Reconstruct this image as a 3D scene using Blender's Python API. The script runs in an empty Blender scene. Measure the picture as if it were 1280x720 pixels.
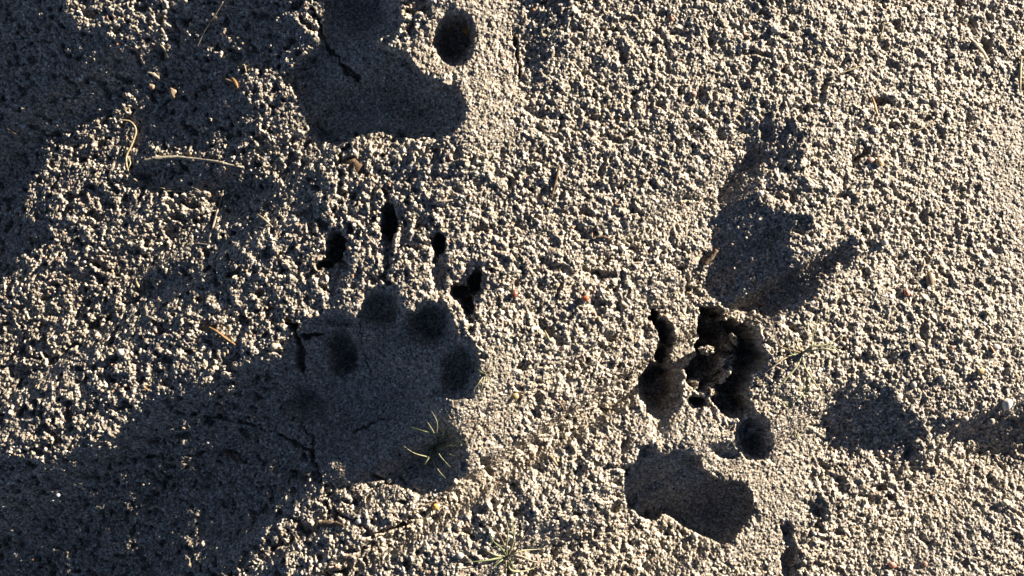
import bpy, math, random
import numpy as np
from mathutils import Vector, Matrix, noise as mnoise

# ----------------------------------------------------------------- camera, sky, sun
S = 0.0003                      # metres per design unit (a grain of sand is 2-4 units)
CX, CY = 640.0, 360.0
HC = 1400.0                     # camera height in design units
SUN_AZ, SUN_EL = 32.0, 12.5     # degrees: sun low, towards the upper right of the picture
TAN = math.tan(math.radians(SUN_EL))

sc = bpy.context.scene
cam = bpy.data.cameras.new('camera'); camo = bpy.data.objects.new('camera', cam)
sc.collection.objects.link(camo); sc.camera = camo
camo.location = (0, 0, HC * S); camo.rotation_euler = (0, 0, 0)
cam.sensor_width = 36; cam.lens = 36 * HC / 1280.0
cam.clip_start = 0.005; cam.clip_end = 100

w = bpy.data.worlds.new('World'); sc.world = w; w.use_nodes = True
nt = w.node_tree
bg = nt.nodes['Background']
sky = nt.nodes.new('ShaderNodeTexSky'); sky.sky_type = 'NISHITA'; sky.sun_disc = False
sky.sun_elevation = math.radians(SUN_EL); sky.sun_rotation = math.radians(90 - SUN_AZ)
sky.altitude = 1200; sky.air_density = 0.22; sky.dust_density = 0.2; sky.ozone_density = 0.0
nt.links.new(sky.outputs[0], bg.inputs[0]); bg.inputs[1].default_value = 0.05

sl = bpy.data.lights.new('sun', 'SUN'); so = bpy.data.objects.new('sun', sl)
sc.collection.objects.link(so)
sl.energy = 5.0; sl.angle = math.radians(0.5); sl.color = (1.0, 0.895, 0.75)
az, el = math.radians(SUN_AZ), math.radians(SUN_EL)
sd = Vector((math.cos(az) * math.cos(el), math.sin(az) * math.cos(el), math.sin(el)))
so.rotation_euler = sd.to_track_quat('Z', 'Y').to_euler(); so.location = sd * 3

vs = sc.view_settings
vs.view_transform = 'Standard'; vs.look = 'None'; vs.gamma = 1; vs.use_curve_mapping = False
vs.exposure = 2.15

rng = np.random.default_rng(7)
random.seed(5)

# ----------------------------------------------------------------- helpers on grids
def blur(a, s):
    """gaussian blur by separable convolution, edge padded"""
    if s <= 0.3: return a
    r = int(3 * s) + 1
    k = np.exp(-0.5 * (np.arange(-r, r + 1) / s) ** 2); k /= k.sum()
    ny, nx = a.shape
    p = np.pad(a, r, mode='edge')
    f = np.fft.rfft2(p)
    kx = np.zeros(p.shape[1]); kx[:2 * r + 1] = k; kx = np.roll(kx, -r)
    ky = np.zeros(p.shape[0]); ky[:2 * r + 1] = k; ky = np.roll(ky, -r)
    f *= np.fft.fft(ky)[:, None] * np.fft.rfft(kx)[None, :]
    return np.fft.irfft2(f, p.shape)[r:r + ny, r:r + nx]

def inpoly(px, py, poly):
    m = np.zeros(px.shape, bool)
    n = len(poly)
    for i in range(n):
        x1, y1 = poly[i]; x2, y2 = poly[(i + 1) % n]
        if y1 == y2: continue
        c = ((y1 > py) != (y2 > py)) & (px < (x2 - x1) * (py - y1) / (y2 - y1) + x1)
        m ^= c
    return m.astype(float)

def sample(a, gx, gy):
    """bilinear sample a at fractional indices"""
    ny, nx = a.shape
    gx = np.clip(gx, 0, nx - 1.001); gy = np.clip(gy, 0, ny - 1.001)
    ix = gx.astype(int); iy = gy.astype(int); fx = gx - ix; fy = gy - iy
    return (a[iy, ix] * (1 - fx) * (1 - fy) + a[iy, ix + 1] * fx * (1 - fy)
            + a[iy + 1, ix] * (1 - fx) * fy + a[iy + 1, ix + 1] * fx * fy)

def sstep(e0, e1, x):
    t = np.clip((x - e0) / (e1 - e0), 0, 1); return t * t * (3 - 2 * t)

def ell(px, py, cx, cy, rx, ry, ang=0.0):
    a = math.radians(ang); c, s = math.cos(a), math.sin(a)
    dx, dy = px - cx, py - cy
    return np.sqrt(((dx * c + dy * s) / rx) ** 2 + ((-dx * s + dy * c) / ry) ** 2)

def segdist(px, py, pts):
    d = np.full(px.shape, 1e9)
    for (x1, y1), (x2, y2) in zip(pts[:-1], pts[1:]):
        vx, vy = x2 - x1, y2 - y1
        t = np.clip(((px - x1) * vx + (py - y1) * vy) / (vx * vx + vy * vy), 0, 1)
        d = np.minimum(d, np.hypot(px - x1 - t * vx, py - y1 - t * vy))
    return d

# ----------------------------------------------------------------- the lie of the ground
# hollows: areas where the ground falls away from the sun faster than its rays do
# (outline, blur of the edge, weight, extra depth)
def oval(cx, cy, rx, ry, an=0):
    a = math.radians(an); c, s_ = math.cos(a), math.sin(a)
    return [(cx + rx * math.cos(t) * c - ry * math.sin(t) * s_, cy + rx * math.cos(t) * s_ + ry * math.sin(t) * c) for t in [k * math.pi / 9 for k in range(18)]]
CAVITY = [(877,384),(896,384),(903,400),(930,403),(944,418),(950,433),(961,446),(956,461),(940,468),(934,486),(938,505),(925,520),(905,516),(893,508),(890,490),(870,486),(858,474),(862,458),(872,440),(868,426),(878,408)]
HOLLOWS = [
 ([(420,440),(360,440),(300,480),(240,560),(250,680),(280,700),(330,655),(385,622),(430,608),(470,600),(480,520)], 4, 1.0, 7),
 (oval(824,487,27,36), 2.0, .95, 3), (oval(942,547,23,30), 2.0, .95, 3), (oval(568,48,24,34), 2.0, 1.0, 6), (CAVITY, 2.0, .82, 1), (oval(826,415,9,34,-12), 2.0, .8, 2),
 (oval(420,312,14,24,8), 2.0, .9, 4), (oval(486,282,10,28), 2.0, .9, 4), (oval(548,310,8,20), 2.0, .9, 4), (oval(586,360,16,26,25), 2.0, .9, 4),
 (oval(872,503,15,9), 2.0, .9, 4), (oval(905,566,18,9,10), 2.0, .9, 3),
 ([(345,500),(340,640),(290,715),(275,870),(-250,870),(-250,660),(-60,610),(40,600),(120,580),(170,560),(180,522),(240,510)], 8, 0.97, 4),
 # wide dip and first paw print (heel pad, toes)
 ([(352,440),(362,420),(385,400),(405,393),(425,392),(443,402),(448,390),(458,372),(475,362),(492,372),(500,390),(520,390),(540,378),(556,390),
   (568,408),(574,430),(590,436),(598,450),(596,480),(590,500),(572,500),(548,493),(530,499),(546,516),(566,536),(576,554),(580,572),(572,596),
   (552,614),(528,620),(505,612),(478,600),(455,602),(430,612),(410,612),(398,606),(384,580),(370,545),(356,500),(346,465)], 2.2, 1.0, 7),
 ([(400,604),(380,622),(345,640),(315,668),(290,700),(275,740),(270,860),(-250,860),(-250,640),(-60,590),(0,572),(45,582),(90,568),(125,556),(155,534),(160,505),(190,500),(240,492),(285,468),(320,455),(365,436),(420,440),(430,560)], 6, 1.0, 4),
 # upper paw print heel and toes
 ([(400,-100),(500,-100),(500,15),(497,38),(478,44),(468,50),(490,62),(512,76),(530,95),(552,106),(570,110),(580,130),(579,148),(570,163),(552,174),(535,170),
   (505,172),(470,165),(445,168),(425,180),(400,176),(385,160),(375,130),(362,100),(375,75),(395,62),(408,50),(406,20)], 2.2, 1.0, 13),
 # heel of the right paw print
 ([(803,560),(815,558),(828,572),(845,562),(866,563),(875,574),(873,584),(888,594),(905,602),(928,604),(938,616),(940,634),(934,654),(920,668),(902,680),
   (882,672),(862,662),(842,646),(828,640),(815,652),(800,646),(785,630),(780,612),(783,592),(796,580)], 1.8, 1.0, 15),
 # dip in the upper left corner
 ([(-250,-250),(85,-250),(78,-20),(80,22),(100,38),(125,44),(150,60),(168,85),(162,112),(150,135),(120,148),(95,160),(82,180),(66,196),(48,212),(34,232),(24,258),
   (30,275),(62,285),(66,300),(35,312),(12,335),(-5,360),(-60,400),(-250,480)], 5, 1.0, 4),
 # hollow with pointed arms right of the middle
 ([(896,232),(915,205),(938,190),(958,200),(948,222),(942,240),(955,262),(985,270),(1016,266),(1022,284),(990,294),(982,305),(992,320),(1008,328),(1030,314),(1076,300),
   (1070,326),(1034,352),(1014,370),(992,388),(955,392),(905,384),(882,362),(884,325),(896,285)], 3.0, 1.0, 2),
 # lower right hollow
 ([(1026,532),(1040,500),(1058,476),(1088,472),(1110,482),(1128,505),(1150,522),(1200,522),(1290,500),(1400,490),(1400,575),(1290,575),(1240,560),(1185,548),(1152,540),(1140,548),
   (1152,575),(1142,588),(1122,566),(1095,562),(1062,572),(1040,565)], 6, 1.0, 2.0),
 ([(1008,628),(1030,620),(1040,632),(1032,655),(1018,662),(1020,645)], 5, 0.9, 2.5),
 ([(975,655),(992,650),(998,690),(1004,760),(968,760),(980,700)], 5, 0.95, 2.5),
 # twig pit in the upper left and ragged grazing zone
 ([(166,205),(185,203),(290,214),(300,228),(288,238),(235,240),(205,238),(180,230),(166,220)], 2, 1.0, 4),
 ([(192,30),(225,20),(265,-30),(400,-60),(370,40),(362,90),(340,70),(300,110),(330,150),(300,185),(200,185),(168,150),(190,120),(205,80)], 10, 1.0, 1.6),
 ([(300,215),(345,225),(350,250),(325,270),(300,300),(285,360),(240,370),(180,380),(170,345),(235,330),(275,305),(282,250)], 8, 0.96, 1.6),
 ([(642,-60),(700,-60),(712,30),(690,90),(672,120),(655,70)], 9, 0.8, 1.0),
 ([(925,160),(965,150),(1000,160),(990,215),(960,205),(935,200)], 5, 0.85, 1.5),
 ([(1060,470),(1130,400),(1190,440),(1280,500),(1180,520),(1120,490)], 15, 0.25, 0.0),
 ([(650,660),(690,640),(740,640),(760,660),(700,690),(670,700)], 6, 0.5, 1.0),
 ([(330,175),(380,185),(420,230),(380,260),(345,230)], 8, 0.35, 0.0),
]
# ground that is firm and smooth (rims pressed up beside the prints, print floors)
SMOOTH = [
 ([(596,430),(640,430),(650,520),(630,590),(590,640),(572,610),(582,575),(560,525),(540,495),(590,500)], 8, 0.68),
 ([(590,-30),(645,-30),(650,110),(640,180),(560,200),(580,150),(575,110),(480,55),(470,45),(540,50),(545,10)], 6, 0.68),
 ([(940,520),(1000,505),(1020,540),(1010,620),(985,720),(900,700),(940,650),(940,610),(880,590),(870,560),(800,550),(790,520),(850,515),(930,560)], 7, 0.68),
 ([(1290,120),(1225,140),(1190,180),(1215,230),(1262,300),(1255,420),(1290,480),(1500,480),(1500,60)], 18, 0.8),
 ([(352,440),(400,390),(475,362),(556,380),(598,450),(596,490),(580,572),(552,614),(480,600),(400,606),(385,540),(360,500)], 5, 0.8),
 ([(400,-30),(500,-30),(498,40),(470,50),(530,95),(580,130),(570,163),(470,165),(400,172),(375,130),(395,62)], 5, 0.84),
 ([(803,560),(866,563),(888,594),(938,616),(934,654),(902,680),(828,645),(780,612)], 4, 0.84),
 ([(896,232),(945,240),(990,322),(1060,315),(1000,375),(905,384),(884,325)], 8, 0.2),
 ([(350,440),(160,510),(0,580),(0,760),(270,740),(300,680),(400,606),(380,520)], 12, 0.08),
 ([(0,-60),(80,-60),(170,90),(60,220),(0,350)], 14, 0.1),
 ([(1040,500),(1120,490),(1150,530),(1100,560),(1040,560)], 8, 0.25),
 ([(430,320),(475,300),(480,360),(445,400),(425,390)], 8, 0.4),
 ([(500,330),(540,330),(560,330),(570,400),(500,388)], 8, 0.45),
 ([(835,400),(868,400),(868,450),(850,470),(838,455)], 5, 0.5),
 ([(845,500),(930,560),(870,580),(835,550)], 5, 0.7),
]
# holes: centre, radii, tilt, depth, edge softness (0..1)
HOLES = [
 (480,520,90,82,0,18,.6),
 (548,572,34,46,10,20,1),(470,560,50,42,0,9,.8),(422,400,24,14,10,12,.8),(815,602,33,42,0,9,1),(900,636,44,38,20,18,1),(520,130,62,40,15,20,1),(430,120,46,42,0,8,1),(555,55,5,5,0,4,.8),
 (420,310,13,21,8,50,.45),(408,330,12,8,-20,40,.5),(486,280,10.5,25,3,56,.4),(484,262,8,10,0,40,.5),(485,318,7.5,26,4,10,.8),(482,348,5,18,4,7,.8),
 (548,307,8,17,0,48,.4),(548,345,13,26,0,9,.9),(554,350,5,24,5,9,.8),(593,352,10,20,14,50,.45),(575,366,15,12,25,45,.5),(584,382,9,15,5,45,.5),
 (417,355,11,30,10,8,.9),
 (365,410,7,8,0,23.8,.6),(427,441,23,34,-8,40,.65),(418,410,28,22,0,6,.9),(476,386,28,28,0,24,.7),(538,406,29,30,0,28,.7),(541,416,18,18,0,34,.8),(574,464,22,38,14,26,.65),
 (386,507,28,30,-25,24,.7),(528,570,52,44,0,14,.8),
 (568,46,25,33,10,40,.6),(572,58,18,20,0,9.6,.8),(452,14,44,34,0,24,.7),(520,5,22,14,0,7.2,.9),
 (818,398,7,14,-18,44.2,.45),(832,416,10,18,-10,51,.45),(828,440,8,17,0,44.2,.5),(825,486,26,35,-4,62,.6),(828,488,18,24,0,12,.8),(826,530,15,22,0,6,.9),
 (942,546,22,29,0,42,.65),(872,502,14,8,8,32,.6),(906,566,18,8,10,6,.8),(925,505,16,20,0,50,.6),
 (730,292,11,9,0,6,.7),(605,580,8,9,0,10.8,.6),(1134,562,7,14,12,9.6,.7),(1100,610,9,8,0,8.4,.7),(1112,622,9,6,0,7.2,.7),(1022,638,12,9,0,9.6,.7),
 (985,700,10,22,10,12,.7),(984,663,8,11,0,9.6,.7),(612,588,7,6,0,7.2,.6),(177,222,12,9,0,9.6,.7),(940,200,12,14,20,8.4,.7),(960,165,9,12,0,6,.7),
 (1076,196,4.5,20,42,12,.7),(1234,62,9,14,-25,8.4,.7),(1102,125,10,7,-40,9.6,.7),(780,560,5,12,10,9.6,.7),(770,635,6,10,0,7.2,.7),
 (294,568,4,13,-50,9.6,.7),(190,575,13,9,0,6,.8),(262,604,8,8,0,8.4,.7),(187,627,10,7,0,8.4,.7),(160,560,10,8,0,6,.8),(60,658,8,6,0,6,.8),(190,712,14,12,0,9.6,.7),
 (21,72,6,6,0,7.2,.7),(38,105,8,6,0,6,.8),(1262,525,9,5,0,4,.8),(850,333,6,5,0,6,.7),(755,328,6,5,0,6,.7),(300,240,14,10,0,4,.9),(120,238,5,14,-30,7.2,.8),
 (1215,30,6,8,0,7.2,.7),(960,40,5,8,0,4,.7),(890,50,8,9,0,4.5,.8),(575,700,4,3,0,3,.7),(724,588,6,7,0,8.4,.7),(672,585,9,8,0,7.2,.8),
]
CAVITY = [(877,384),(896,384),(903,400),(930,403),(944,418),(950,433),(961,446),(956,461),(940,468),(934,486),(938,505),(925,520),(905,516),(893,508),(890,490),(870,486),(858,474),(862,458),(872,440),(868,426),(878,408)]
CRACKS = [
 ([(390,10),(398,30),(404,48),(410,62),(418,68),(432,86),(445,98)], 2.4, 9),
 ([(360,403),(368,415),(374,430),(377,445),(379,462)], 3.4, 13),([(376,421),(390,418),(404,417)], 3.0, 10),
 ([(338,538),(356,548),(372,556),(388,563),(393,575),(396,588),(402,600),(406,622),(411,638),(425,645),(443,651),(458,660),(470,664),(488,661),(506,656)], 2.0, 8),
 ([(362,522),(378,535),(390,545),(392,562)], 1.3, 4),([(466,594),(478,602),(488,606)], 2.2, 6),([(497,598),(508,606)], 2.0, 6),
 ([(641,38),(645,60),(650,82),(651,98)], 1.6, 7),([(365,590),(378,597)], 1.8, 5),([(440,545),(462,532),(478,526)], 1.4, 3.5),([(395,150),(400,160),(410,172)], 1.2, 3),
 ([(255,520),(290,527),(318,530)], 2.0, 5),([(0,248),(18,250)], 2.0, 5),([(650,140),(646,180)], 1.2, 3),
 ([(450,400),(452,430),(462,470)], 1.5, 2),([(100,440),(122,470)], 1.2, 2),
]
BUMPS = [(604,505,48,85,18),(596,105,46,80,17),(950,605,48,75,16),(860,420,14,40,3),(515,355,18,34,3),(452,350,14,36,3),(1160,210,90,140,5),(564,510,26,15,12),
         (535,72,50,14,5),(880,540,30,14,3),(330,470,30,60,2),(1010,440,30,30,4),(660,60,14,90,2)]

GS = 2.0                                     # coarse grid step
X0, X1, Y0, Y1 = -150.0, 1430.0, -130.0, 850.0
cgx = np.arange(X0, X1 + 1, GS); cgy = np.arange(Y0, Y1 + 1, GS)
CXg, CYg = np.meshgrid(cgx, cgy)

UX, UY = -math.cos(az), math.sin(az)         # away from the sun, picture axes (y down)
VX, VY = -UY, UX

def base(px, py):
    hb = -0.055 * np.clip(px - 600, 0, 900) - 0.13 * np.clip(px - 1060 - 0.3 * np.clip(py - 300, 0, 400), 0, 400) - 0.085 * np.clip(560 - px, 0, 700) - 0.05 * np.clip(py - 560, 0, 400) * sstep(420, 200, px)
    for (bx, by, rx, ry, h) in BUMPS:
        hb = hb + h * np.exp(-(((px - bx) / rx) ** 2 + ((py - by) / ry) ** 2))
    return hb

_ja = [None]
def solve(px, py):
    if _ja[0] is None:
        g = lambda s_: (lambda a: a / a.std())(blur(rng.standard_normal(px.shape), s_ / GS))
        _ja[0] = (g(3.5) * .5 + g(9) * .8, g(3.5) * .5 + g(9) * .8)
    jx_, jy_ = _ja[0]
    M = np.zeros(px.shape); D = np.zeros(px.shape)
    for poly, bl, wt, dp in HOLLOWS:
        j = 1.0 if bl < 2.5 and dp > 5 else 2.6
        m = blur(inpoly(px + jx_ * j, py + jy_ * j, poly), bl / GS) * wt
        M = np.maximum(M, m); D = np.maximum(D, sstep(0.2, 0.9, m) * dp)
    hb = base(px, py)
    # march along the sun's direction on a rotated grid
    n = int(1900 / GS)
    us = (np.arange(n) - n / 2) * GS; vv = (np.arange(n) - n / 2) * GS
    U, V = np.meshgrid(us, vv)
    wx = CX + U * UX + V * VX; wy = CY + U * UY + V * VY
    gx = (wx - X0) / GS; gy = (wy - Y0) / GS
    Mr = sample(M, gx, gy); Br = sample(hb, gx, gy)
    out = (gx < 0) | (gy < 0) | (gx > px.shape[1] - 1) | (gy > px.shape[0] - 1)
    Mr[out] = 0
    UPr = sample(-0.09 + 0.22 * sstep(350, 610, px), gx, gy)
    H = np.zeros(Mr.shape); h = Br[:, 0].copy()
    for i in range(n):
        lit = np.clip((Br[:, i] - h) / 22.0, -0.125, UPr[:, i])
        m = Mr[:, i]
        h = h + GS * ((1 - m) * lit + m * (-TAN * 1.01))
        H[:, i] = h
    H = blur(H, 2.5 / GS * 1.5)
    # back to the upright grid
    dx, dy = CXg - CX, CYg - CY
    u = dx * UX + dy * UY; v = dx * VX + dy * VY
    Hx = sample(H, u / GS + n / 2, v / GS + n / 2)
    return Hx - D, M

h = np.zeros(CXg.shape)
for it in range(3):
    k = 1.0 / (1 - h / HC)
    PX = CX + (CXg - CX) * k; PY = CY + (CYg - CY) * k
    h, MASK = solve(PX, PY)
macro = h

# ----------------------------------------------------------------- fine height field
ST = 0.78
fx = np.arange(-125, 1405, ST); fy = np.arange(-105, 825, ST)
FX, FY = np.meshgrid(fx, fy)
ny, nx = FX.shape
mh = sample(macro, (FX - X0) / GS, (FY - Y0) / GS)
kk = 1.0 / (1 - mh / HC)
PX = CX + (FX - CX) * kk; PY = CY + (FY - CY) * kk
smo = np.zeros(PX.shape)
for poly, bl, wt in SMOOTH:
    smo = np.maximum(smo, blur(inpoly(PX, PY, poly), bl / ST) * wt)
# ragged edges: jitter the coordinates the holes are cut with
def gnoise(s, aniso=1.0):
    a = rng.standard_normal((ny, nx))
    a = blur(a, s / ST)
    return a / a.std()
jx, jy = gnoise(2.2) * 1.2 + gnoise(7) * 0.8, gnoise(2.2) * 1.2 + gnoise(7) * 0.8
QX, QY = PX + jx, PY + jy
cut = np.zeros(PX.shape)
for (hx, hy, rx, ry, an, dp, sf) in HOLES:
    x0 = int((min(hx, hx) - 3 * max(rx, ry) + 125) / ST) - 60; x1 = x0 + int(6 * max(rx, ry) / ST) + 120
    y0 = int((hy - 3 * max(rx, ry) + 105) / ST) - 60; y1 = y0 + int(6 * max(rx, ry) / ST) + 120
    x0, y0 = max(0, x0), max(0, y0); x1, y1 = min(nx, x1), min(ny, y1)
    d = ell(QX[y0:y1, x0:x1], QY[y0:y1, x0:x1], hx, hy, rx, ry, an)
    c = dp * (1 - sstep(1 - sf, 1.12, d))
    cut[y0:y1, x0:x1] = np.maximum(cut[y0:y1, x0:x1], c)
cav = blur(inpoly(QX + 2.2 * gnoise(3), QY + 2.2 * gnoise(3), CAVITY), 2.6 / ST)
cut = np.maximum(cut, sstep(0.12, 0.97, cav) * (66 + 12 * gnoise(6)))
crk = np.zeros(PX.shape)
for pts, wd, dp in CRACKS:
    d = segdist(QX, QY, pts)
    ww = 1.25 * wd * (0.9 + 0.45 * gnoise(6))
    crk = np.maximum(crk, 1.6 * dp * (1 - sstep(0.3, 1.25, d / np.clip(ww, .6, 9))))

deep = sstep(3, 12, cut)
# crumbly, rain-pocked relief
n4, n8, n20, n2 = gnoise(2.1), gnoise(4.0), gnoise(20), gnoise(1.1)
pit = gnoise(3.0)
near_left = sstep(560, 420, PX)
wide = gnoise(4.2)
rel = - 4.2 * sstep(0.7, 2.1, wide) * (1 - near_left) + 0.55 * n4 + 0.78 * n8 + 0.60 * n2 - (6.5 + 2 * near_left) * sstep(1.1 - .5 * near_left, 2.5 - .6 * near_left, pit) - 2.6 * sstep(0.9, 2.0, gnoise(1.7))
rough = (1 - smo) * (1 - 0.8 * deep)
far_right = sstep(560, 900, PX)
amp = rough * (1.2 - 0.30 * far_right) * (0.9 + 0.18 * n20)
rel = rel * amp + 0.20 * n2 * (1 - rough) + 1.0 * gnoise(14) * (0.6 * (1 - smo) + 0.25)
z = mh - cut - crk + rel + np.minimum(cut, 14) * (.10 * gnoise(1.6) + .16 * gnoise(3.2)) * sstep(20, 36, cut)

# ----------------------------------------------------------------- grains of sand
NG = 480000
gxp = rng.uniform(fx[0] + 6, fx[-1] - 6, NG); gyp = rng.uniform(fy[0] + 6, fy[-1] - 6, NG)
gr = np.clip(np.exp(rng.normal(0.03, 0.34, NG)), 0.8, 3.2)
gix = (gxp - fx[0]) / ST; giy = (gyp - fy[0]) / ST
gsm = sample(smo, gix, giy)
gr = gr * (1 - 0.22 * gsm)
zc = sample(z, gix, giy) - gr * rng.uniform(0.45, 1.0, NG) + (0.25 + 0.75 * (1 - gsm)) * rng.exponential(0.2, NG)
# colour of each grain
q = rng.random(NG)
pal = np.array([(.66,.60,.49),(.49,.42,.32),(.38,.32,.23),(.22,.19,.16),(.075,.07,.065),(.50,.36,.20),(.42,.20,.11),(.72,.70,.66)]) * 0.72
pcum = np.array([.22,.52,.72,.83,.915,.955,.968,1.0])
gcol = pal[np.searchsorted(pcum, q)] * rng.uniform(0.82, 1.15, NG)[:, None]
zz = z - 0.25
own = np.full(z.size, -1, int)
zf = zz.ravel().copy()
cix = np.round(gix).astype(int); ciy = np.round(giy).astype(int)
order = np.argsort(gr)
R = 4
best = zf.copy()
lst = []
for oy in range(-R, R + 1):
    for ox in range(-R, R + 1):
        ex = (cix + ox - gix) * ST; ey = (ciy + oy - giy) * ST
        d2 = ex * ex + ey * ey
        ok = (d2 < gr * gr) & (cix + ox >= 0) & (cix + ox < nx) & (ciy + oy >= 0) & (ciy + oy < ny)
        if not ok.any(): continue
        idx = (ciy[ok] + oy) * nx + cix[ok] + ox
        hh = zc[ok] + np.sqrt(gr[ok] ** 2 - d2[ok])
        o = np.argsort(hh)                       # the highest is written last
        idx, hh, gid = idx[o], hh[o], np.nonzero(ok)[0][o]
        tmp = np.full(zf.size, -1e9); tg = np.zeros(zf.size, int)
        tmp[idx] = hh; tg[idx] = gid
        b = tmp > best
        best[b] = tmp[b]; own[b] = tg[b]
z = best.reshape(ny, nx)
col = np.empty((ny * nx, 3)); col[:] = (.24, .205, .165)
o = own >= 0
col[o] = gcol[own[o]]
Z = z

def height(X, Y):
    return float(sample(Z, np.array([(X - fx[0]) / ST]), np.array([(Y - fy[0]) / ST]))[0])
def smooth_height(X, Y, r=4):
    v = [height(X + dx, Y + dy) for dx in (-r, 0, r) for dy in (-r, 0, r)]
    return sum(v) / 9.0
def spot(px, py, r=3):
    """where on the ground the line of sight to a point of the picture lands, in design units"""
    hh = 0.0
    for _ in range(5):
        k = 1 - hh / HC
        X, Y = CX + (px - CX) * k, CY + (py - CY) * k
        hh = smooth_height(X, Y, r)
    return X, Y, hh
def W(X, Y, h): return Vector(((X - CX) * S, (CY - Y) * S, h * S))

# ----------------------------------------------------------------- materials
def mat(name, rgb, rough=.8, spec=.3, vary=0.25, scale=900, trans=0.0):
    m = bpy.data.materials.new(name); m.use_nodes = True
    n = m.node_tree.nodes; l = m.node_tree.links; b = n['Principled BSDF']
    b.inputs['Roughness'].default_value = rough
    b.inputs['Specular IOR Level'].default_value = spec
    tc = n.new('ShaderNodeTexCoord')
    nz = n.new('ShaderNodeTexNoise'); nz.inputs['Scale'].default_value = scale; nz.inputs['Detail'].default_value = 4
    cr = n.new('ShaderNodeValToRGB')
    cr.color_ramp.elements[0].position = .3; cr.color_ramp.elements[1].position = .7
    cr.color_ramp.elements[0].color = (*[c * (1 - vary) for c in rgb], 1)
    cr.color_ramp.elements[1].color = (*[min(1, c * (1 + vary)) for c in rgb], 1)
    l.new(tc.outputs['Object'], nz.inputs['Vector']); l.new(nz.outputs['Fac'], cr.inputs[0]); l.new(cr.outputs[0], b.inputs['Base Color'])
    bp = n.new('ShaderNodeBump'); bp.inputs['Strength'].default_value = .5; bp.inputs['Distance'].default_value = .0002
    l.new(nz.outputs['Fac'], bp.inputs['Height']); l.new(bp.outputs[0], b.inputs['Normal'])
    return m

def sand_material(name, vertex):
    m = bpy.data.materials.new(name); m.use_nodes = True
    n = m.node_tree.nodes; l = m.node_tree.links; b = n['Principled BSDF']
    b.inputs['Roughness'].default_value = .62; b.inputs['Specular IOR Level'].default_value = .35
    tc = n.new('ShaderNodeTexCoord')
    nz = n.new('ShaderNodeTexNoise'); nz.inputs['Scale'].default_value = 2600; nz.inputs['Detail'].default_value = 3
    l.new(tc.outputs['Object'], nz.inputs['Vector'])
    if vertex:
        at = n.new('ShaderNodeAttribute'); at.attribute_name = 'grain'; src = at.outputs['Color']
    else:
        vo = n.new('ShaderNodeTexVoronoi'); vo.inputs['Scale'].default_value = 1300
        l.new(tc.outputs['Object'], vo.inputs['Vector'])
        sp = n.new('ShaderNodeSeparateColor'); l.new(vo.outputs['Color'], sp.inputs[0])
        cr = n.new('ShaderNodeValToRGB'); cr.color_ramp.interpolation = 'CONSTANT'
        els = cr.color_ramp.elements
        pr = [0.0, .22, .52, .72, .83, .915, .955, .968]
        els[0].position = 0; els[0].color = (*pal[0], 1); els[1].position = .22; els[1].color = (*pal[1], 1)
        for p_, c_ in zip(pr[2:], pal[2:]):
            e = els.new(p_); e.color = (*c_, 1)
        l.new(sp.outputs[0], cr.inputs[0]); src = cr.outputs[0]
        bp0 = n.new('ShaderNodeBump'); bp0.inputs['Strength'].default_value = .8; bp0.inputs['Distance'].default_value = .0004
        bp0.invert = True; l.new(vo.outputs['Distance'], bp0.inputs['Height'])
    mx = n.new('ShaderNodeMix'); mx.data_type = 'RGBA'; mx.blend_type = 'MULTIPLY'; mx.inputs[0].default_value = .5
    l.new(src, mx.inputs[6]); l.new(nz.outputs['Fac'], mx.inputs[7])
    if not vertex:
        nb = n.new('ShaderNodeTexNoise'); nb.inputs['Scale'].default_value = 260; nb.inputs['Detail'].default_value = 5
        l.new(tc.outputs['Object'], nb.inputs['Vector'])
        bn = n.new('ShaderNodeBump'); bn.inputs['Strength'].default_value = .9; bn.inputs['Distance'].default_value = .0016
        l.new(nb.outputs['Fac'], bn.inputs['Height']); l.new(bn.outputs[0], bp0.inputs['Normal'])
    if vertex:
        v3 = n.new('ShaderNodeTexVoronoi'); v3.inputs['Scale'].default_value = 1300
        l.new(tc.outputs['Object'], v3.inputs['Vector'])
        s3 = n.new('ShaderNodeSeparateColor'); l.new(v3.outputs['Color'], s3.inputs[0])
        mr = n.new('ShaderNodeMapRange'); mr.inputs[3].default_value = .42; mr.inputs[4].default_value = 1.5
        l.new(s3.outputs[0], mr.inputs[0])
        m3 = n.new('ShaderNodeMix'); m3.data_type = 'RGBA'; m3.blend_type = 'MULTIPLY'; m3.inputs[0].default_value = 1
        l.new(mx.outputs[2], m3.inputs[6]); l.new(mr.outputs[0], m3.inputs[7]); mx = m3
        bp0 = n.new('ShaderNodeBump'); bp0.inputs['Strength'].default_value = .45; bp0.inputs['Distance'].default_value = .0003
        bp0.invert = True; l.new(v3.outputs['Distance'], bp0.inputs['Height'])
    hs = n.new('ShaderNodeHueSaturation'); hs.inputs['Value'].default_value = 1.3; l.new(mx.outputs[2], hs.inputs['Color'])
    l.new(hs.outputs[0], b.inputs['Base Color'])
    bp = n.new('ShaderNodeBump'); bp.inputs['Strength'].default_value = .35; bp.inputs['Distance'].default_value = .00012
    l.new(nz.outputs['Fac'], bp.inputs['Height'])
    l.new(bp0.outputs[0], bp.inputs['Normal'])
    l.new(bp.outputs[0], b.inputs['Normal'])
    return m
M_SAND = sand_material('sand_grains', True)
M_CLOD = sand_material('caked_sand', False)

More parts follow.
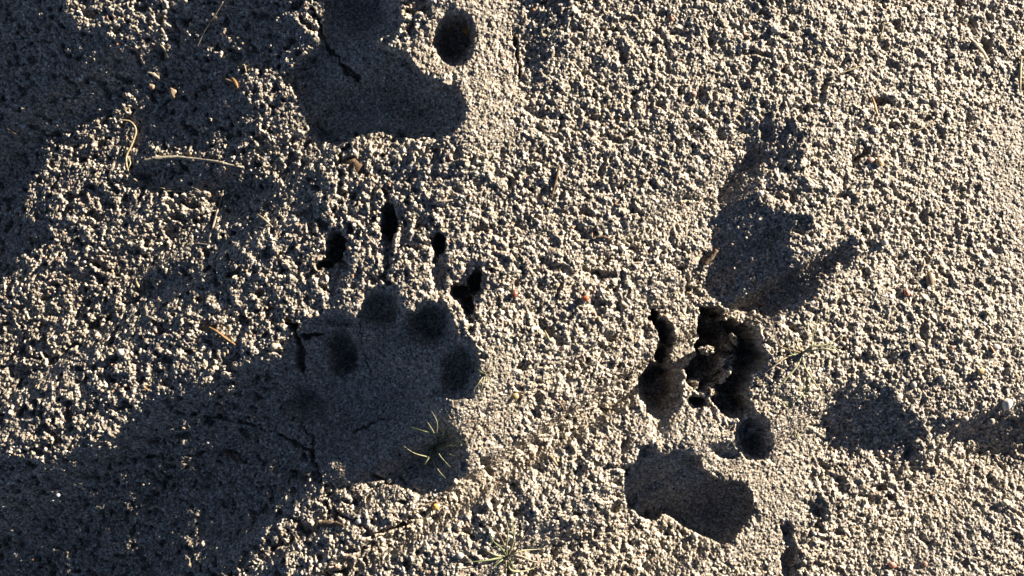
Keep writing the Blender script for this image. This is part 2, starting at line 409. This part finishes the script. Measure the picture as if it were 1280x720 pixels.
# ----------------------------------------------------------------- ground meshes
def grid_mesh(name, co, nx, ny, keep=None):
    me = bpy.data.meshes.new(name)
    iy, ix = np.meshgrid(np.arange(ny - 1), np.arange(nx - 1), indexing='ij')
    a = (iy * nx + ix)
    quads = np.stack([a + nx, a + nx + 1, a + 1, a], -1).reshape(-1, 4)
    if keep is not None: quads = quads[keep.ravel()]
    me.vertices.add(len(co)); me.vertices.foreach_set('co', co.astype(np.float32).ravel())
    me.loops.add(quads.size); me.loops.foreach_set('vertex_index', quads.astype(np.int32).ravel())
    me.polygons.add(len(quads)); me.polygons.foreach_set('loop_start', (np.arange(len(quads)) * 4).astype(np.int32))
    me.update(calc_edges=True)
    return me
co = np.stack([(FX - CX) * S, (CY - FY) * S, Z * S], -1).reshape(-1, 3)
me = grid_mesh('sand', co, nx, ny)
ca = me.attributes.new('grain', 'FLOAT_COLOR', 'POINT')
rgba = np.ones((len(co), 4), np.float32); rgba[:, :3] = col
ca.data.foreach_set('color', rgba.ravel())
me.materials.append(M_SAND)
sand = bpy.data.objects.new('sand_ground', me); sc.collection.objects.link(sand); sand['kind'] = 'structure'

# the sand goes on all round, as a coarser sheet out to the horizon
ax = np.concatenate([-np.geomspace(60, .30, 70), np.linspace(-.29, .29, 117), np.geomspace(.30, 60, 70)])
OX, OY = np.meshgrid(ax, ax[::-1])
ex = np.clip(np.abs(OX) - .215, 0, None); ey = np.clip(np.abs(OY) - .130, 0, None)
oh = np.array([mnoise.noise(Vector((x * 6, y * 6, 3))) * .006 + mnoise.noise(Vector((x * 60, y * 60, 7))) * .0015 for x, y in zip(OX.ravel(), OY.ravel())]).reshape(OX.shape)
cxp = np.clip(OX / S + CX, fx[0], fx[-1]); cyp = np.clip(CY - OY / S, fy[0], fy[-1])
edge = sample(blur(mh, 6), (cxp - fx[0]) / ST, (cyp - fy[0]) / ST) * S
dist = np.hypot(ex, ey)
t = sstep(0.0, .5, dist)
oz = edge * (1 - t) + oh * sstep(0.0, .05, dist) - .0012
inside = (np.abs(OX) < .212) & (np.abs(OY) < .128)
oz = np.where(inside, -0.06, oz)
keep = ~(inside[:-1, :-1] & inside[1:, 1:] & inside[1:, :-1] & inside[:-1, 1:])
me = grid_mesh('outer_sand', np.stack([OX, OY, oz], -1).reshape(-1, 3), len(ax), len(ax), keep)
me.materials.append(M_CLOD)
ob = bpy.data.objects.new('outer_sand_ground', me); sc.collection.objects.link(ob); ob['kind'] = 'structure'

#OBJECTS#
# ----------------------------------------------------------------- things lying on and growing from the sand
def link(o, parent=None):
    sc.collection.objects.link(o)
    if parent is not None: o.parent = parent
    return o
def tag(o, label, cat, group=None):
    o['label'] = label; o['category'] = cat
    if group: o['group'] = group
    return o
def empty(name, loc):
    o = bpy.data.objects.new(name, None); o.empty_display_size = .005; o.location = loc
    return link(o)

def catmull(pts, n=8):
    P = [Vector(p) for p in pts]
    if len(P) < 3: return [P[0].lerp(P[1], i / n) for i in range(n + 1)]
    P = [P[0] * 2 - P[1]] + P + [P[-1] * 2 - P[-2]]
    out = []
    for i in range(1, len(P) - 2):
        for j in range(n):
            t = j / n
            a, b, c, d = P[i - 1], P[i], P[i + 1], P[i + 2]
            out.append(.5 * ((2 * b) + (c - a) * t + (2 * a - 5 * b + 4 * c - d) * t * t + (3 * b - a - 3 * c + d) * t ** 3))
    out.append(P[-2]); return out

def tube_mesh(name, pts, radii, m, flat=1.0, sides=7, bumpy=0.0):
    """a tapering stem or blade along 3-D points"""
    v, f = [], []
    n = len(pts)
    for i, p in enumerate(pts):
        d = (pts[min(i + 1, n - 1)] - pts[max(i - 1, 0)]).normalized()
        side = d.cross(Vector((0, 0, 1)))
        if side.length < .05: side = Vector((1, 0, 0))
        side.normalize(); up = side.cross(d)
        t = i / (n - 1)
        k = t * (len(radii) - 1); a = int(min(k, len(radii) - 2)); r = radii[a] + (radii[a + 1] - radii[a]) * (k - a)
        for s_ in range(sides):
            th = 2 * math.pi * s_ / sides
            rr = r * (1 + bumpy * random.uniform(-1, 1))
            v.append(p + side * math.cos(th) * rr + up * math.sin(th) * rr * flat)
    for i in range(n - 1):
        for s_ in range(sides):
            s2 = (s_ + 1) % sides
            f.append((i * sides + s_, i * sides + s2, (i + 1) * sides + s2, (i + 1) * sides + s_))
    f.append(tuple(range(sides))[::-1]); f.append(tuple((n - 1) * sides + k for k in range(sides)))
    me = bpy.data.meshes.new(name); me.from_pydata([tuple(x) for x in v], [], f); me.materials.append(m)
    for p in me.polygons: p.use_smooth = True
    me.update(); return me

def ground_path(pts, lift):
    """picture points -> points just above the sand"""
    out = []
    for i, (px, py) in enumerate(pts):
        X, Y, h = spot(px, py, 3)
        l = lift[i] if isinstance(lift, (list, tuple)) else lift
        k = 1 - (h + l) / HC
        out.append(Vector((CX + (px - CX) * k, CY + (py - CY) * k, h + l)))
    return out
def toW(p): return W(p.x, p.y, p.z)

G_GREEN = mat('grass_green', (.12, .14, .055), .5, .4, .3, 700)
G_PALE = mat('grass_pale', (.25, .24, .13), .5, .4, .3, 700)
G_STRAW = mat('dry_straw', (.27, .22, .13), .6, .3, .3, 900)
G_TAN = mat('bleached_straw', (.25, .22, .165), .65, .3, .35, 900)
G_ORANGE = mat('rusty_straw', (.24, .14, .06), .55, .4, .35, 900)
G_BROWN = mat('dark_bark', (.10, .065, .04), .8, .2, .5, 1500)
G_TWIG = mat('twig_bark', (.15, .105, .07), .8, .2, .45, 1300)

def strand(name, pts, rad, m, label, cat, lift=1.6, flat=.8, bumpy=.12, group=None):
    P = catmull(ground_path(pts, lift), 7)
    # keep it lying on the sand between the given points
    Q = []
    for i, p in enumerate(P):
        hh = smooth_height(p.x, p.y, 2)
        Q.append(Vector((p.x, p.y, max(p.z, hh + .5))))
    o = Q[len(Q) // 2]; ow = toW(Vector((o.x, o.y, o.z)))
    me = tube_mesh(name, [toW(q) - ow for q in Q], [r * S for r in rad], m, flat, 7, bumpy)
    ob = link(bpy.data.objects.new(name, me)); ob.location = ow
    return tag(ob, label, cat, group)

def sprout(name, centre, blades, label, cat='grass', rad=1.1, pale=0.4, crown=True):
    X, Y, h = spot(*centre, 3)
    base_w = W(X, Y, h)
    root = tag(empty(name, base_w), label, cat)
    for bi, b in enumerate(blades):
        pts, tipl = b[0], b[1]
        mm = b[2] if len(b) > 2 else (G_PALE if random.random() < pale else G_GREEN)
        n = len(pts)
        h0 = h
        P = []
        L = math.dist(pts[0], pts[-1])
        for i, (px, py) in enumerate(pts):
            t = i / (n - 1)
            g = spot(px, py, 3)[2]
            z_ = max(h0 + (g - h0) * t + tipl * math.sin(min(1, t * 1.25) * math.pi * .62) , g + 2.6)
            if i == 0: z_ = h0 - 1
            k = 1 - z_ / HC
            P.append(Vector((CX + (px - CX) * k, CY + (py - CY) * k, z_)))
        P = catmull(P, 7)
        r = .8 * rad * random.uniform(.85, 1.15)
        me = tube_mesh('blade', [toW(q) - base_w for q in P], [r * .75 * S, r * S, r * .9 * S, r * .6 * S, .15 * S], mm, .45, 6)
        link(bpy.data.objects.new('blade', me), root)
    if crown:
        me = tube_mesh('stem', [toW(Vector((X, Y, h - 3))) - base_w, toW(Vector((X + .4, Y, h + 1))) - base_w, toW(Vector((X + .8, Y - .6, h + 3))) - base_w],
                       [2.0 * S, 1.7 * S, 1.0 * S], G_STRAW, 1, 8, .2)
        link(bpy.data.objects.new('stem', me), root)
    return root

def ico(name, rx, ry, rz, m, sub=3, rough=.12, seed=0, sharp=1.0):
    import bmesh
    bm = bmesh.new(); bmesh.ops.create_icosphere(bm, subdivisions=sub, radius=1)
    for v in bm.verts:
        n_ = mnoise.noise(v.co * 1.3 * sharp + Vector((seed, 0, 0))) * rough + mnoise.noise(v.co * 3.5 * sharp + Vector((0, seed, 0))) * rough * .5
        v.co = Vector((v.co.x * rx, v.co.y * ry, v.co.z * rz)) * (1 + n_)
    me = bpy.data.meshes.new(name); bm.to_mesh(me); bm.free(); me.materials.append(m)
    for p in me.polygons: p.use_smooth = True
    return me

PEB = {}
def pebble(px, py, rx, ry, colr, label, ang=0, sink=.5, rough=.16, spec=.5, name='pebble', cat='pebble', group=None):
    key = colr
    if key not in PEB: PEB[key] = mat('stone', colr, .38, spec, .22, 1600)
    X, Y, h = spot(px, py, 1.5)
    rz = min(rx, ry) * .8
    me = ico(name, rx * S, ry * S, rz * S, PEB[key], 3, rough, px * .37)
    ob = link(bpy.data.objects.new(name, me)); ob.location = W(X, Y, h + rz * (1 - 2 * sink) + .6); ob.rotation_euler = (0, 0, math.radians(ang))
    return tag(ob, label, cat, group)

WHT, CRM, ORG, RED, RDB, YEL, PNK, TAN_, GRY = (.40,.38,.34), (.32,.28,.22), (.38,.18,.055), (.40,.10,.04), (.20,.07,.04), (.38,.28,.12), (.27,.17,.12), (.26,.19,.12), (.35,.36,.37)
pebble(583, 38, 5, 6, ORG, 'glossy orange pebble inside the round toe hole of the upper paw print', 20, .3)
pebble(732, 373, 4.6, 3.8, RED, 'bright orange red pebble on open sand between the two lower paw prints', 10, .2)
pebble(643, 368, 4, 4.6, RDB, 'dark rusty red pebble just right of the outer claw hole', 0, .25)
pebble(644, 495, 5, 4.4, YEL, 'yellowish tan pebble right of the left paw print near its grass tuft', 0, .25)
pebble(449, 651, 4.6, 4.2, WHT, 'round white pebble on the crack below the left paw print', 0, .15, .06)
pebble(575, 694, 4.6, 4.4, WHT, 'round pale pebble left of the bottom grass sprout', 0, .2, .08)
pebble(868, 669, 4.4, 4.2, WHT, 'round white pebble at the lower rim of the right heel print', 0, .15, .05)
pebble(343, 433, 5, 4.4, CRM, 'cream pebble left of the dark crack beside the left paw print', 0, .25)
pebble(1141, 481, 4.2, 4.6, WHT, 'round white pebble above the dark hollow on the right, lower of two', 0, .2, .06)
pebble(1177, 472, 3.8, 4.4, WHT, 'small white pebble above the dark hollow on the right, upper of two', 0, .2, .08)
pebble(1258, 505, 6.4, 7.6, (.52,.50,.46), 'large speckled grey white pebble near the right edge of the picture', -15, .3)
pebble(1225, 464, 4.6, 4, YEL, 'amber yellow pebble near the right edge above the largest grey pebble', 30, .25)
pebble(1256, 628, 5, 4.6, (.60,.57,.40), 'pale yellowish pebble by the right edge in the lower corner', 10, .25)
pebble(1263, 633, 2.6, 2.6, WHT, 'tiny white pebble touching the pale yellowish one at lower right', 0, .2, .05)
pebble(839, 24, 3, 3, RDB, 'tiny dark red pebble near the top edge right of centre', 0, .25)
pebble(866, 118, 4.6, 4, PNK, 'pinkish red pebble on the sand above the hollow with pointed arms', 0, .3)
pebble(1133, 366, 3.6, 4.4, (.50,.19,.12), 'small salmon red pebble on open sand right of the hollow arm', 20, .25)
pebble(1087, 201, 5.4, 5, PNK, 'round pinkish pebble beside the slanting dark slit', 0, .3)
pebble(1099, 203, 5, 5.6, (.50,.33,.17), 'sandy orange pebble right of the pink one by the slanting slit', 0, .4)
pebble(950, 242, 4, 4, WHT, 'white pebble on the upper tip of the hollow with pointed arms', 0, .2, .08)
pebble(777, 310, 3.8, 3.6, WHT, 'small white pebble on open sand near the picture centre', 0, .2, .08)
pebble(1105, 303, 4, 4.2, WHT, 'small white pebble right of the tip of the pointed hollow', 0, .2, .08)
pebble(968, 37, 4.8, 4.4, WHT, 'white angular pebble near the top edge on the right', 0, .25, .2)
pebble(1162, 349, 5.6, 9, TAN_, 'oblong tan stone standing by a shaded dent at far right', -10, .3)
pebble(545, 633, 4.6, 4, (.60,.36,.10), 'orange yellow pebble just below the left heel print', 30, .25)
pebble(554, 424, 2.4, 2, CRM, 'tiny pale crumb of stone in the third toe hollow of the left print', 0, .2)
pebble(472, 590, 3.2, 3, WHT, 'small white grain at the lower edge of the left heel print, left of two', 0, .15, .08)
pebble(487, 600, 3.6, 3.4, WHT, 'small white grain at the lower edge of the left heel print, right of two', 0, .15, .12)
pebble(416, 637, 3, 2.8, WHT, 'small white grain beside the bend of the crack under the left print', 0, .15, .08)
pebble(30, 157, 4, 4, GRY, 'round grey pebble in the shaded upper left dip', 0, .2, .05)
pebble(73, 618, 3.4, 3.4, GRY, 'round grey pebble in the wide shade at lower left', 0, .2, .05)
pebble(217, 117, 5.5, 7.5, TAN_, 'tan stone catching light in the dark upper left zone', 10, .35, .3)
pebble(190, 108, 4.5, 5, TAN_, 'dull tan stone in the upper left zone, left of a brighter one', 0, .4, .3)
pebble(1244, 434, 6, 4, WHT, 'flat whitish stone near the right edge above the amber pebble', 10, .3, .2)
pebble(1148, 431, 6, 4.6, CRM, 'flat cream stone on open sand right of the large grass sprout', -10, .3, .15)
pebble(1205, 523, 5, 4, CRM, 'cream stone at the lip of the dark hollow on the right', 0, .25, .15)
pebble(1122, 498, 6, 4, CRM, 'cream oblong stone at the upper lip of the right hollow', 30, .25, .15)
pebble(1238, 526, 4.6, 5, CRM, 'cream pebble just under the largest grey pebble by the right edge', 0, .25, .15)
pebble(152, 441, 5.5, 5.5, WHT, 'pale knobbly stone on the lit sand at middle left', 0, .3, .22)
pebble(1115, 706, 4.6, 4, (.50,.22,.16), 'small reddish stone at the bottom edge right of centre', 0, .3)
pebble(1155, 705, 4.2, 4, PNK, 'dull pink stone at the bottom edge, right of a redder one', 0, .3)
pebble(1240, 20, 4, 4, CRM, 'cream stone near the top right corner', 0, .3, .15)

# --- grass
sprout('grass_seedling', (545, 558), [
 ([(545,558),(545,543),(530,539),(511,533)], 26), ([(545,558),(545,548),(540,537),(534,527)], 26),
 ([(545,558),(546,542),(546,527),(539,513)], 36, G_PALE), ([(545,560),(538,571),(530,570),(517,566),(504,557)], 26, G_PALE),
 ([(545,558),(534,563),(537,555),(541,551)], 18), ([(545,560),(542,576),(548,588),(557,598)], 22, G_PALE),
 ([(545,558),(554,560),(562,557),(572,558)], 22), ([(545,558),(556,562),(564,569),(574,569)], 22, G_PALE),
 ([(545,558),(558,557),(572,552),(583,556)], 34), ([(545,558),(552,545),(556,535)], 24), ([(545,558),(535,574),(528,584)], 20), ([(545,558),(550,570),(563,584)], 26)],
 'small green grass seedling sprouting in the heel of the left paw print', rad=1.15)
sprout('grass_tuft', (606, 468), [
 ([(606,468),(612,455),(614,442),(611,430)], 8, G_PALE), ([(606,468),(612,474),(615,485),(613,498)], 6, G_PALE),
 ([(606,468),(598,463),(590,460)], 5), ([(606,468),(599,478),(593,487),(593,491)], 6, G_PALE), ([(606,468),(604,480),(600,492)], 5, G_PALE),
 ([(606,468),(616,462),(620,452)], 6, G_PALE)],
 'thin yellow green grass tuft on the lit right rim of the left paw print', rad=.8)
sprout('grass_seedling', (1003, 441), [
 ([(1003,441),(990,443),(985,430),(985,415)], 10, G_GREEN), ([(1003,441),(1014,436),(1016,420),(1024,392)], 12, G_PALE),
 ([(1003,441),(1014,434),(1035,430),(1052,418)], 12, G_PALE), ([(1003,441),(1020,432),(1041,434),(1056,443)], 12, G_GREEN),
 ([(1003,441),(1006,458),(1018,478),(1036,499)], 12, G_PALE), ([(1003,441),(996,458),(981,475),(966,491)], 10, G_PALE),
 ([(1003,441),(985,446),(970,456),(956,466)], 8, G_STRAW), ([(1003,441),(996,430),(1000,424)], 5, G_STRAW),
 ([(1003,441),(1030,436),(1050,440)], 16, G_PALE), ([(1003,441),(982,436),(972,428),(965,397)], 10, G_TWIG)],
 'largest grass seedling with spreading blades beside the right paw print', rad=1.45)
sprout('grass_seedling', (1005, 490), [
 ([(1005,490),(1005,480),(1006,472)], 5, G_GREEN), ([(1005,490),(1011,483),(1014,480)], 5), ([(1005,490),(999,485),(994,484)], 5, G_PALE),
 ([(1005,490),(1000,498),(997,503)], 4, G_GREEN), ([(1005,490),(1012,494),(1015,499)], 4)],
 'tiny green grass seedling just below the largest one', rad=.95, crown=False)
sprout('grass_seedling', (981, 510), [
 ([(981,510),(978,504),(970,498),(962,499)], 5, G_PALE), ([(981,510),(976,518),(968,526),(962,530)], 5, G_TWIG),
 ([(981,510),(984,506),(974,500)], 4, G_GREEN), ([(981,510),(990,506),(993,502)], 4, G_GREEN)],
 'short ragged grass sprig at the right rim of the right paw print', rad=1.0)
sprout('grass_seedling', (997, 545), [([(997,548),(996,543),(999,537)], 4, G_GREEN), ([(997,548),(993,544),(995,540)], 4, G_GREEN)],
 'pair of tiny green leaf tips in the lit sand below the ragged sprig', rad=1.3, crown=False)
sprout('grass_seedling', (634, 696), [
 ([(634,696),(633,683),(635,664),(631,645)], 12, G_PALE), ([(634,696),(640,682),(642,666),(639,645)], 12, G_PALE),
 ([(634,696),(642,692),(656,688),(680,686)], 10, G_PALE), ([(634,696),(650,695),(668,702),(686,702)], 9, G_TAN),
 ([(634,696),(638,712),(655,714),(672,708)], 8, G_PALE), ([(634,696),(622,698),(605,701),(580,703)], 10, G_GREEN),
 ([(634,696),(626,685),(618,678),(611,668)], 10, G_GREEN), ([(634,696),(632,706),(633,722)], 7, G_STRAW),
 ([(634,696),(622,704),(610,714)], 8, G_GREEN), ([(634,696),(640,706),(642,722)], 7, G_GREEN),
 ([(634,696),(645,688),(650,678),(667,652)], 12, G_TWIG), ([(634,696),(620,694),(608,688)], 7, G_PALE),
 ([(634,696),(628,676),(616,655)], 10, G_TWIG)],
 'spidery grass seedling at the bottom edge of the picture near the centre', rad=1.5)

# --- straws, twigs, scraps
strand('straw_stalk', [(178,202),(196,198),(218,197),(245,199),(275,203),(303,209)], [1.6,2.6,2.6,2.3,2,1], G_TAN,
       'long pale dry stalk lying level above a dark pit at upper left', 'straw', .9, .8, .3)
strand('dry_grass_blade', [(150,150),(163,152),(170,163),(165,180),(158,196),(160,212),(168,224),(184,231),(206,236)], [.9,1.3,1.4,1.2,.8], G_STRAW,
       'curled yellow dry grass blade bending down round the left end of the long stalk', 'dry grass', 5)
strand('dry_grass_blade', [(160,175),(156,190),(163,203),(158,214)], [.6,1.0,.9,.5], G_PALE,
       'short yellow green blade tangled with the curled dry blade', 'dry grass', 3)
strand('root_hair', [(204,233),(222,232),(240,234),(252,240)], [.5,.8,.8,.4], G_TAN, 'upper of two thin pale rootlets below the long stalk', 'rootlet', 3)
strand('root_hair', [(207,239),(225,239),(243,244)], [.6,1.1,.5], G_TAN, 'lower of two thin pale rootlets below the long stalk', 'rootlet', 3)
strand('straw_stalk', [(279,238),(274,258),(268,278),(261,302)], [.9,1.7,1.6,.7], G_TAN, 'pale upright straw right of the rootlets at upper left', 'straw', 2)
strand('straw_stalk', [(243,304),(252,305),(262,306)], [.6,1,.6], G_TAN, 'tiny bleached straw at the foot of the upright straw', 'straw', 1.6)
strand('straw_stalk', [(256,406),(270,414),(282,423),(294,431)], [1.0,1.7,1.9,.8], G_ORANGE, 'short rusty brown straw slanting on the sand left of the left print', 'straw', 2.2)
strand('straw_stalk', [(177,391),(188,397),(198,402)], [.7,1.1,.5], G_TAN, 'faint bleached straw on the lit sand at middle left', 'straw', 1.8)
strand('straw_stalk', [(540,255),(552,252),(566,250)], [1.2,2.0,.9], G_TAN, 'short grey straw lying above the claw holes of the left print', 'straw', 2)
strand('straw_stalk', [(322,268),(331,275),(341,284)], [.9,1.8,.8], G_TAN, 'stubby pale straw left of the claw holes', 'straw', 2)
strand('straw_stalk', [(200,55),(206,62),(210,72)], [.8,1.5,.7], G_STRAW, 'small straw yellow bent scrap at the upper left', 'straw', 2.2)
strand('dry_leaf', [(184,90),(192,93),(200,99)], [.8,2.8,1.4], G_TAN, 'small curled tan leaf scrap in the upper left zone', 'leaf scrap', 2.2, .4)
strand('dry_leaf', [(275,96),(285,101),(297,110)], [.7,2.6,1.8], G_TWIG, 'slanting brown leaf scrap catching light in the dark upper left zone', 'leaf scrap', 3, .4)
strand('dry_leaf', [(290,97),(294,103),(297,109)], [1.6,2.8,1.2], G_ORANGE, 'rusty leaf scrap leaning on the brown one at upper left', 'leaf scrap', 3.4, .4)
strand('dry_grass_blade', [(294,78),(298,84),(305,81),(308,90)], [.5,1,1,.5], G_STRAW, 'fine hooked yellow blade above the brown leaf scraps', 'dry grass', 3)
strand('straw_stalk', [(236,190),(240,180),(241,171)], [1.4,2.6,1.4], G_TAN, 'stubby pink tan chip standing above the long stalk', 'straw', 2)
strand('root_hair', [(279,2),(268,20),(256,38),(246,60)], [.5,.8,.8,.5], G_TAN, 'long thin pale hair of root in the shade near the top left', 'rootlet', 3)
strand('root_hair', [(0,150),(12,163),(30,172)], [.6,1.1,.5], G_TWIG, 'thin brown rootlet at the left edge', 'rootlet', 3)
strand('bark_flake', [(432,197),(441,205),(452,214),(461,221)], [3,8,7.5,3], G_BROWN, 'dark brown bark flake between the upper print and the claw holes', 'bark', .2, .14, .2)
strand('twig_stub', [(880,330),(888,322),(896,312)], [3.4,4.0,2.6], G_TWIG, 'short brown twig stub slanting at the left edge of the pointed hollow', 'twig', 3, .8, .15)
strand('twig', [(699,207),(696,220),(692,236),(689,250)], [1.4,2,1.6,.9], G_BROWN, 'thin dark brown twig lying upright on open sand near the centre', 'twig', 2.2)
strand('dry_leaf', [(1090,121),(1093,131),(1097,143)], [.9,2.6,1.2], G_ORANGE, 'narrow orange tan leaf scrap beside a small dark hole at upper right', 'leaf scrap', 3, .4)
strand('dry_leaf', [(1210,46),(1220,55),(1229,66),(1237,79)], [1.2,2.6,2.8,1.1], G_TAN, 'curved cream leaf strip beside a dark dent near the top right', 'leaf scrap', 3, .4)
strand('straw_stalk', [(1277,70),(1275,90),(1275,115)], [1.2,2.2,1.2], G_STRAW, 'pale upright straw at the right edge near the top', 'straw', 3)
strand('straw_stalk', [(1105,28),(1103,38),(1100,48)], [.7,1.3,.6], G_STRAW, 'tiny yellow straw near the top edge at upper right', 'straw', 2)
strand('straw_stalk', [(1050,92),(1064,87),(1078,82)], [.6,1.1,.6], G_STRAW, 'fine yellowish straw lying nearly level at upper right', 'straw', 1.8)
strand('root_hair', [(1225,131),(1240,128),(1256,122)], [.5,.7,.4], G_TWIG, 'fine brown rootlet in the lit corner at upper right', 'rootlet', 1.8)
strand('root_hair', [(1200,175),(1212,166),(1222,155)], [.6,.9,.5], G_TWIG, 'slanting brown rootlet below the finer one at upper right', 'rootlet', 1.8)
strand('root_hair', [(1140,165),(1158,158),(1172,148)], [.6,.8,.5], G_STRAW, 'fine straw coloured rootlet above the pink pebble', 'rootlet', 1.8)
strand('root_hair', [(851,576),(862,577),(874,578)], [.6,.9,.6], G_STRAW, 'fine pale rootlet across the top of the right heel print', 'rootlet', 3)
strand('root_hair', [(873,573),(870,580),(866,586)], [.4,.7,.4], G_STRAW, 'tiny upright rootlet crossing the end of the paler one', 'rootlet', 3)
strand('dry_leaf', [(685,569),(691,574),(697,582)], [.8,2.2,1.1], G_STRAW, 'tiny straw coloured leaf scrap between the two lower paw prints', 'leaf scrap', 2.4, .4)
strand('dry_leaf', [(681,413),(684,420),(687,425)], [.7,1.8,.8], G_STRAW, 'tiny yellow leaf scrap on open sand below the orange red pebble', 'leaf scrap', 2.4, .4)
strand('twig', [(697,500),(702,507),(705,513)], [.8,1.6,.8], G_TWIG, 'tiny reddish brown twig on open sand right of the yellowish pebble', 'twig', 2.4)
strand('twig', [(745,297),(755,296),(763,299)], [1,1.6,.8], G_BROWN, 'tiny dark twig right of the small round dent near the centre', 'twig', 2.2)
strand('wood_chip', [(398,655),(408,655),(420,656),(430,658)], [3,5,4.6,2], G_TWIG, 'brown splintered wood chip below the crack under the left print', 'wood chip', 2, .35, .2)
strand('bark_flake', [(279,563),(288,569),(298,576)], [1.8,3.4,1.8], G_BROWN, 'dark bark splinter in the wide shade at lower left', 'bark', 2, .4)
strand('straw_stalk', [(1232,388),(1238,394)], [.8,1.4], G_STRAW, 'speck of pale straw on the sand at far right', 'straw', 2)
strand('straw_stalk', [(1237,432),(1241,438),(1243,441)], [1.4,2,1.2], G_ORANGE, 'short orange straw near the right edge above the amber pebble', 'straw', 2)
strand('twig', [(379,604),(381,597),(380,590)], [.8,1.4,.7], G_ORANGE, 'tiny red brown twig beside the crack at the left print', 'twig', 2.4)
strand('straw_stalk', [(170,348),(172,356),(176,362)], [1,2.2,1.2], G_STRAW, 'yellow straw crumb below the dark zone at middle left', 'straw', 2.4)
strand('dry_leaf', [(355,396),(360,401),(368,402)], [1.4,2.6,1.6], G_ORANGE, 'rusty leaf crumb at the top of the dark crack by the left print', 'leaf scrap', 2.4, .5)
strand('straw_stalk', [(180,484),(186,488)], [.9,1.3], G_ORANGE, 'speck of rusty straw at the edge of the wide shade', 'straw', 2)
strand('root_hair', [(948,440),(950,432),(949,424)], [.6,.9,.4], G_TAN, 'thin pale root tip standing up inside the broken toe cavity', 'rootlet', 14)

# --- caked lumps of sand fallen into the broken toes of the right print
def sun_line(px, py, reach=140):
    """height below which a point is shaded by the ground up-sun of it"""
    X, Y, h = spot(px, py, 1)
    return max(height(X - UX * d, Y - UY * d) - TAN * d for d in range(6, reach, 3))
def clod(px, py, rx, ry, rz, top, label, seed, ang=0):
    X, Y, h = spot(px, py, 2)
    k = 1 - top / HC; X, Y = CX + (px - CX) * k, CY + (py - CY) * k
    import bmesh
    bm = bmesh.new(); bmesh.ops.create_icosphere(bm, subdivisions=5, radius=1)
    for v in bm.verts:
        c = v.co.copy()
        n_ = mnoise.noise(c * 1.5 + Vector((seed, 0, 0))) * .55 + mnoise.noise(c * 4 + Vector((0, seed, 0))) * .28 + mnoise.noise(c * 11 + Vector((0, 0, seed))) * .16
        v.co = Vector((c.x * rx, c.y * ry, c.z * rz)) * (1 + n_) * S
    me = bpy.data.meshes.new('clod'); bm.to_mesh(me); bm.free(); me.materials.append(M_CLOD)
    ob = link(bpy.data.objects.new('sand_clod', me)); ob.location = W(X, Y, top - rz * 1.2); ob.rotation_euler = (0, 0, math.radians(ang))
    return tag(ob, label, 'clod')
clod(908, 389, 8, 12, 22, sun_line(908, 389) + 2, 'lit lump of caked sand at the top edge of the broken toe cavity', 3.1, 20)
clod(886, 439, 8, 5.5, 14, sun_line(886, 439) + -1, 'small lump of sand low inside the broken toe cavity on its left', 7.7)
clod(866, 482, 14, 7, 26, sun_line(866, 482) + 3, 'wide lump of caked sand at the lower left lip of the cavity', 12.3, 10)
clod(908, 462, 10, 19, 44, sun_line(908, 462) + 3, 'tall rough lump of sand in the middle of the broken toe cavity', 19.9, -30)
clod(890, 492, 9, 9, 26, sun_line(890, 492) + 2, 'narrow lump of sand below the tall one at the cavity bottom', 23.4, -20)
clod(948, 482, 7, 10, 24, sun_line(948, 482) + 3, 'lit lump of sand at the right lip of the broken toe cavity', 31.0, 30)
clod(921, 425, 3, 8, 16, sun_line(921, 425) + -12, 'slim ridge of sand deep in the dark part of the cavity', 41.0, 25)
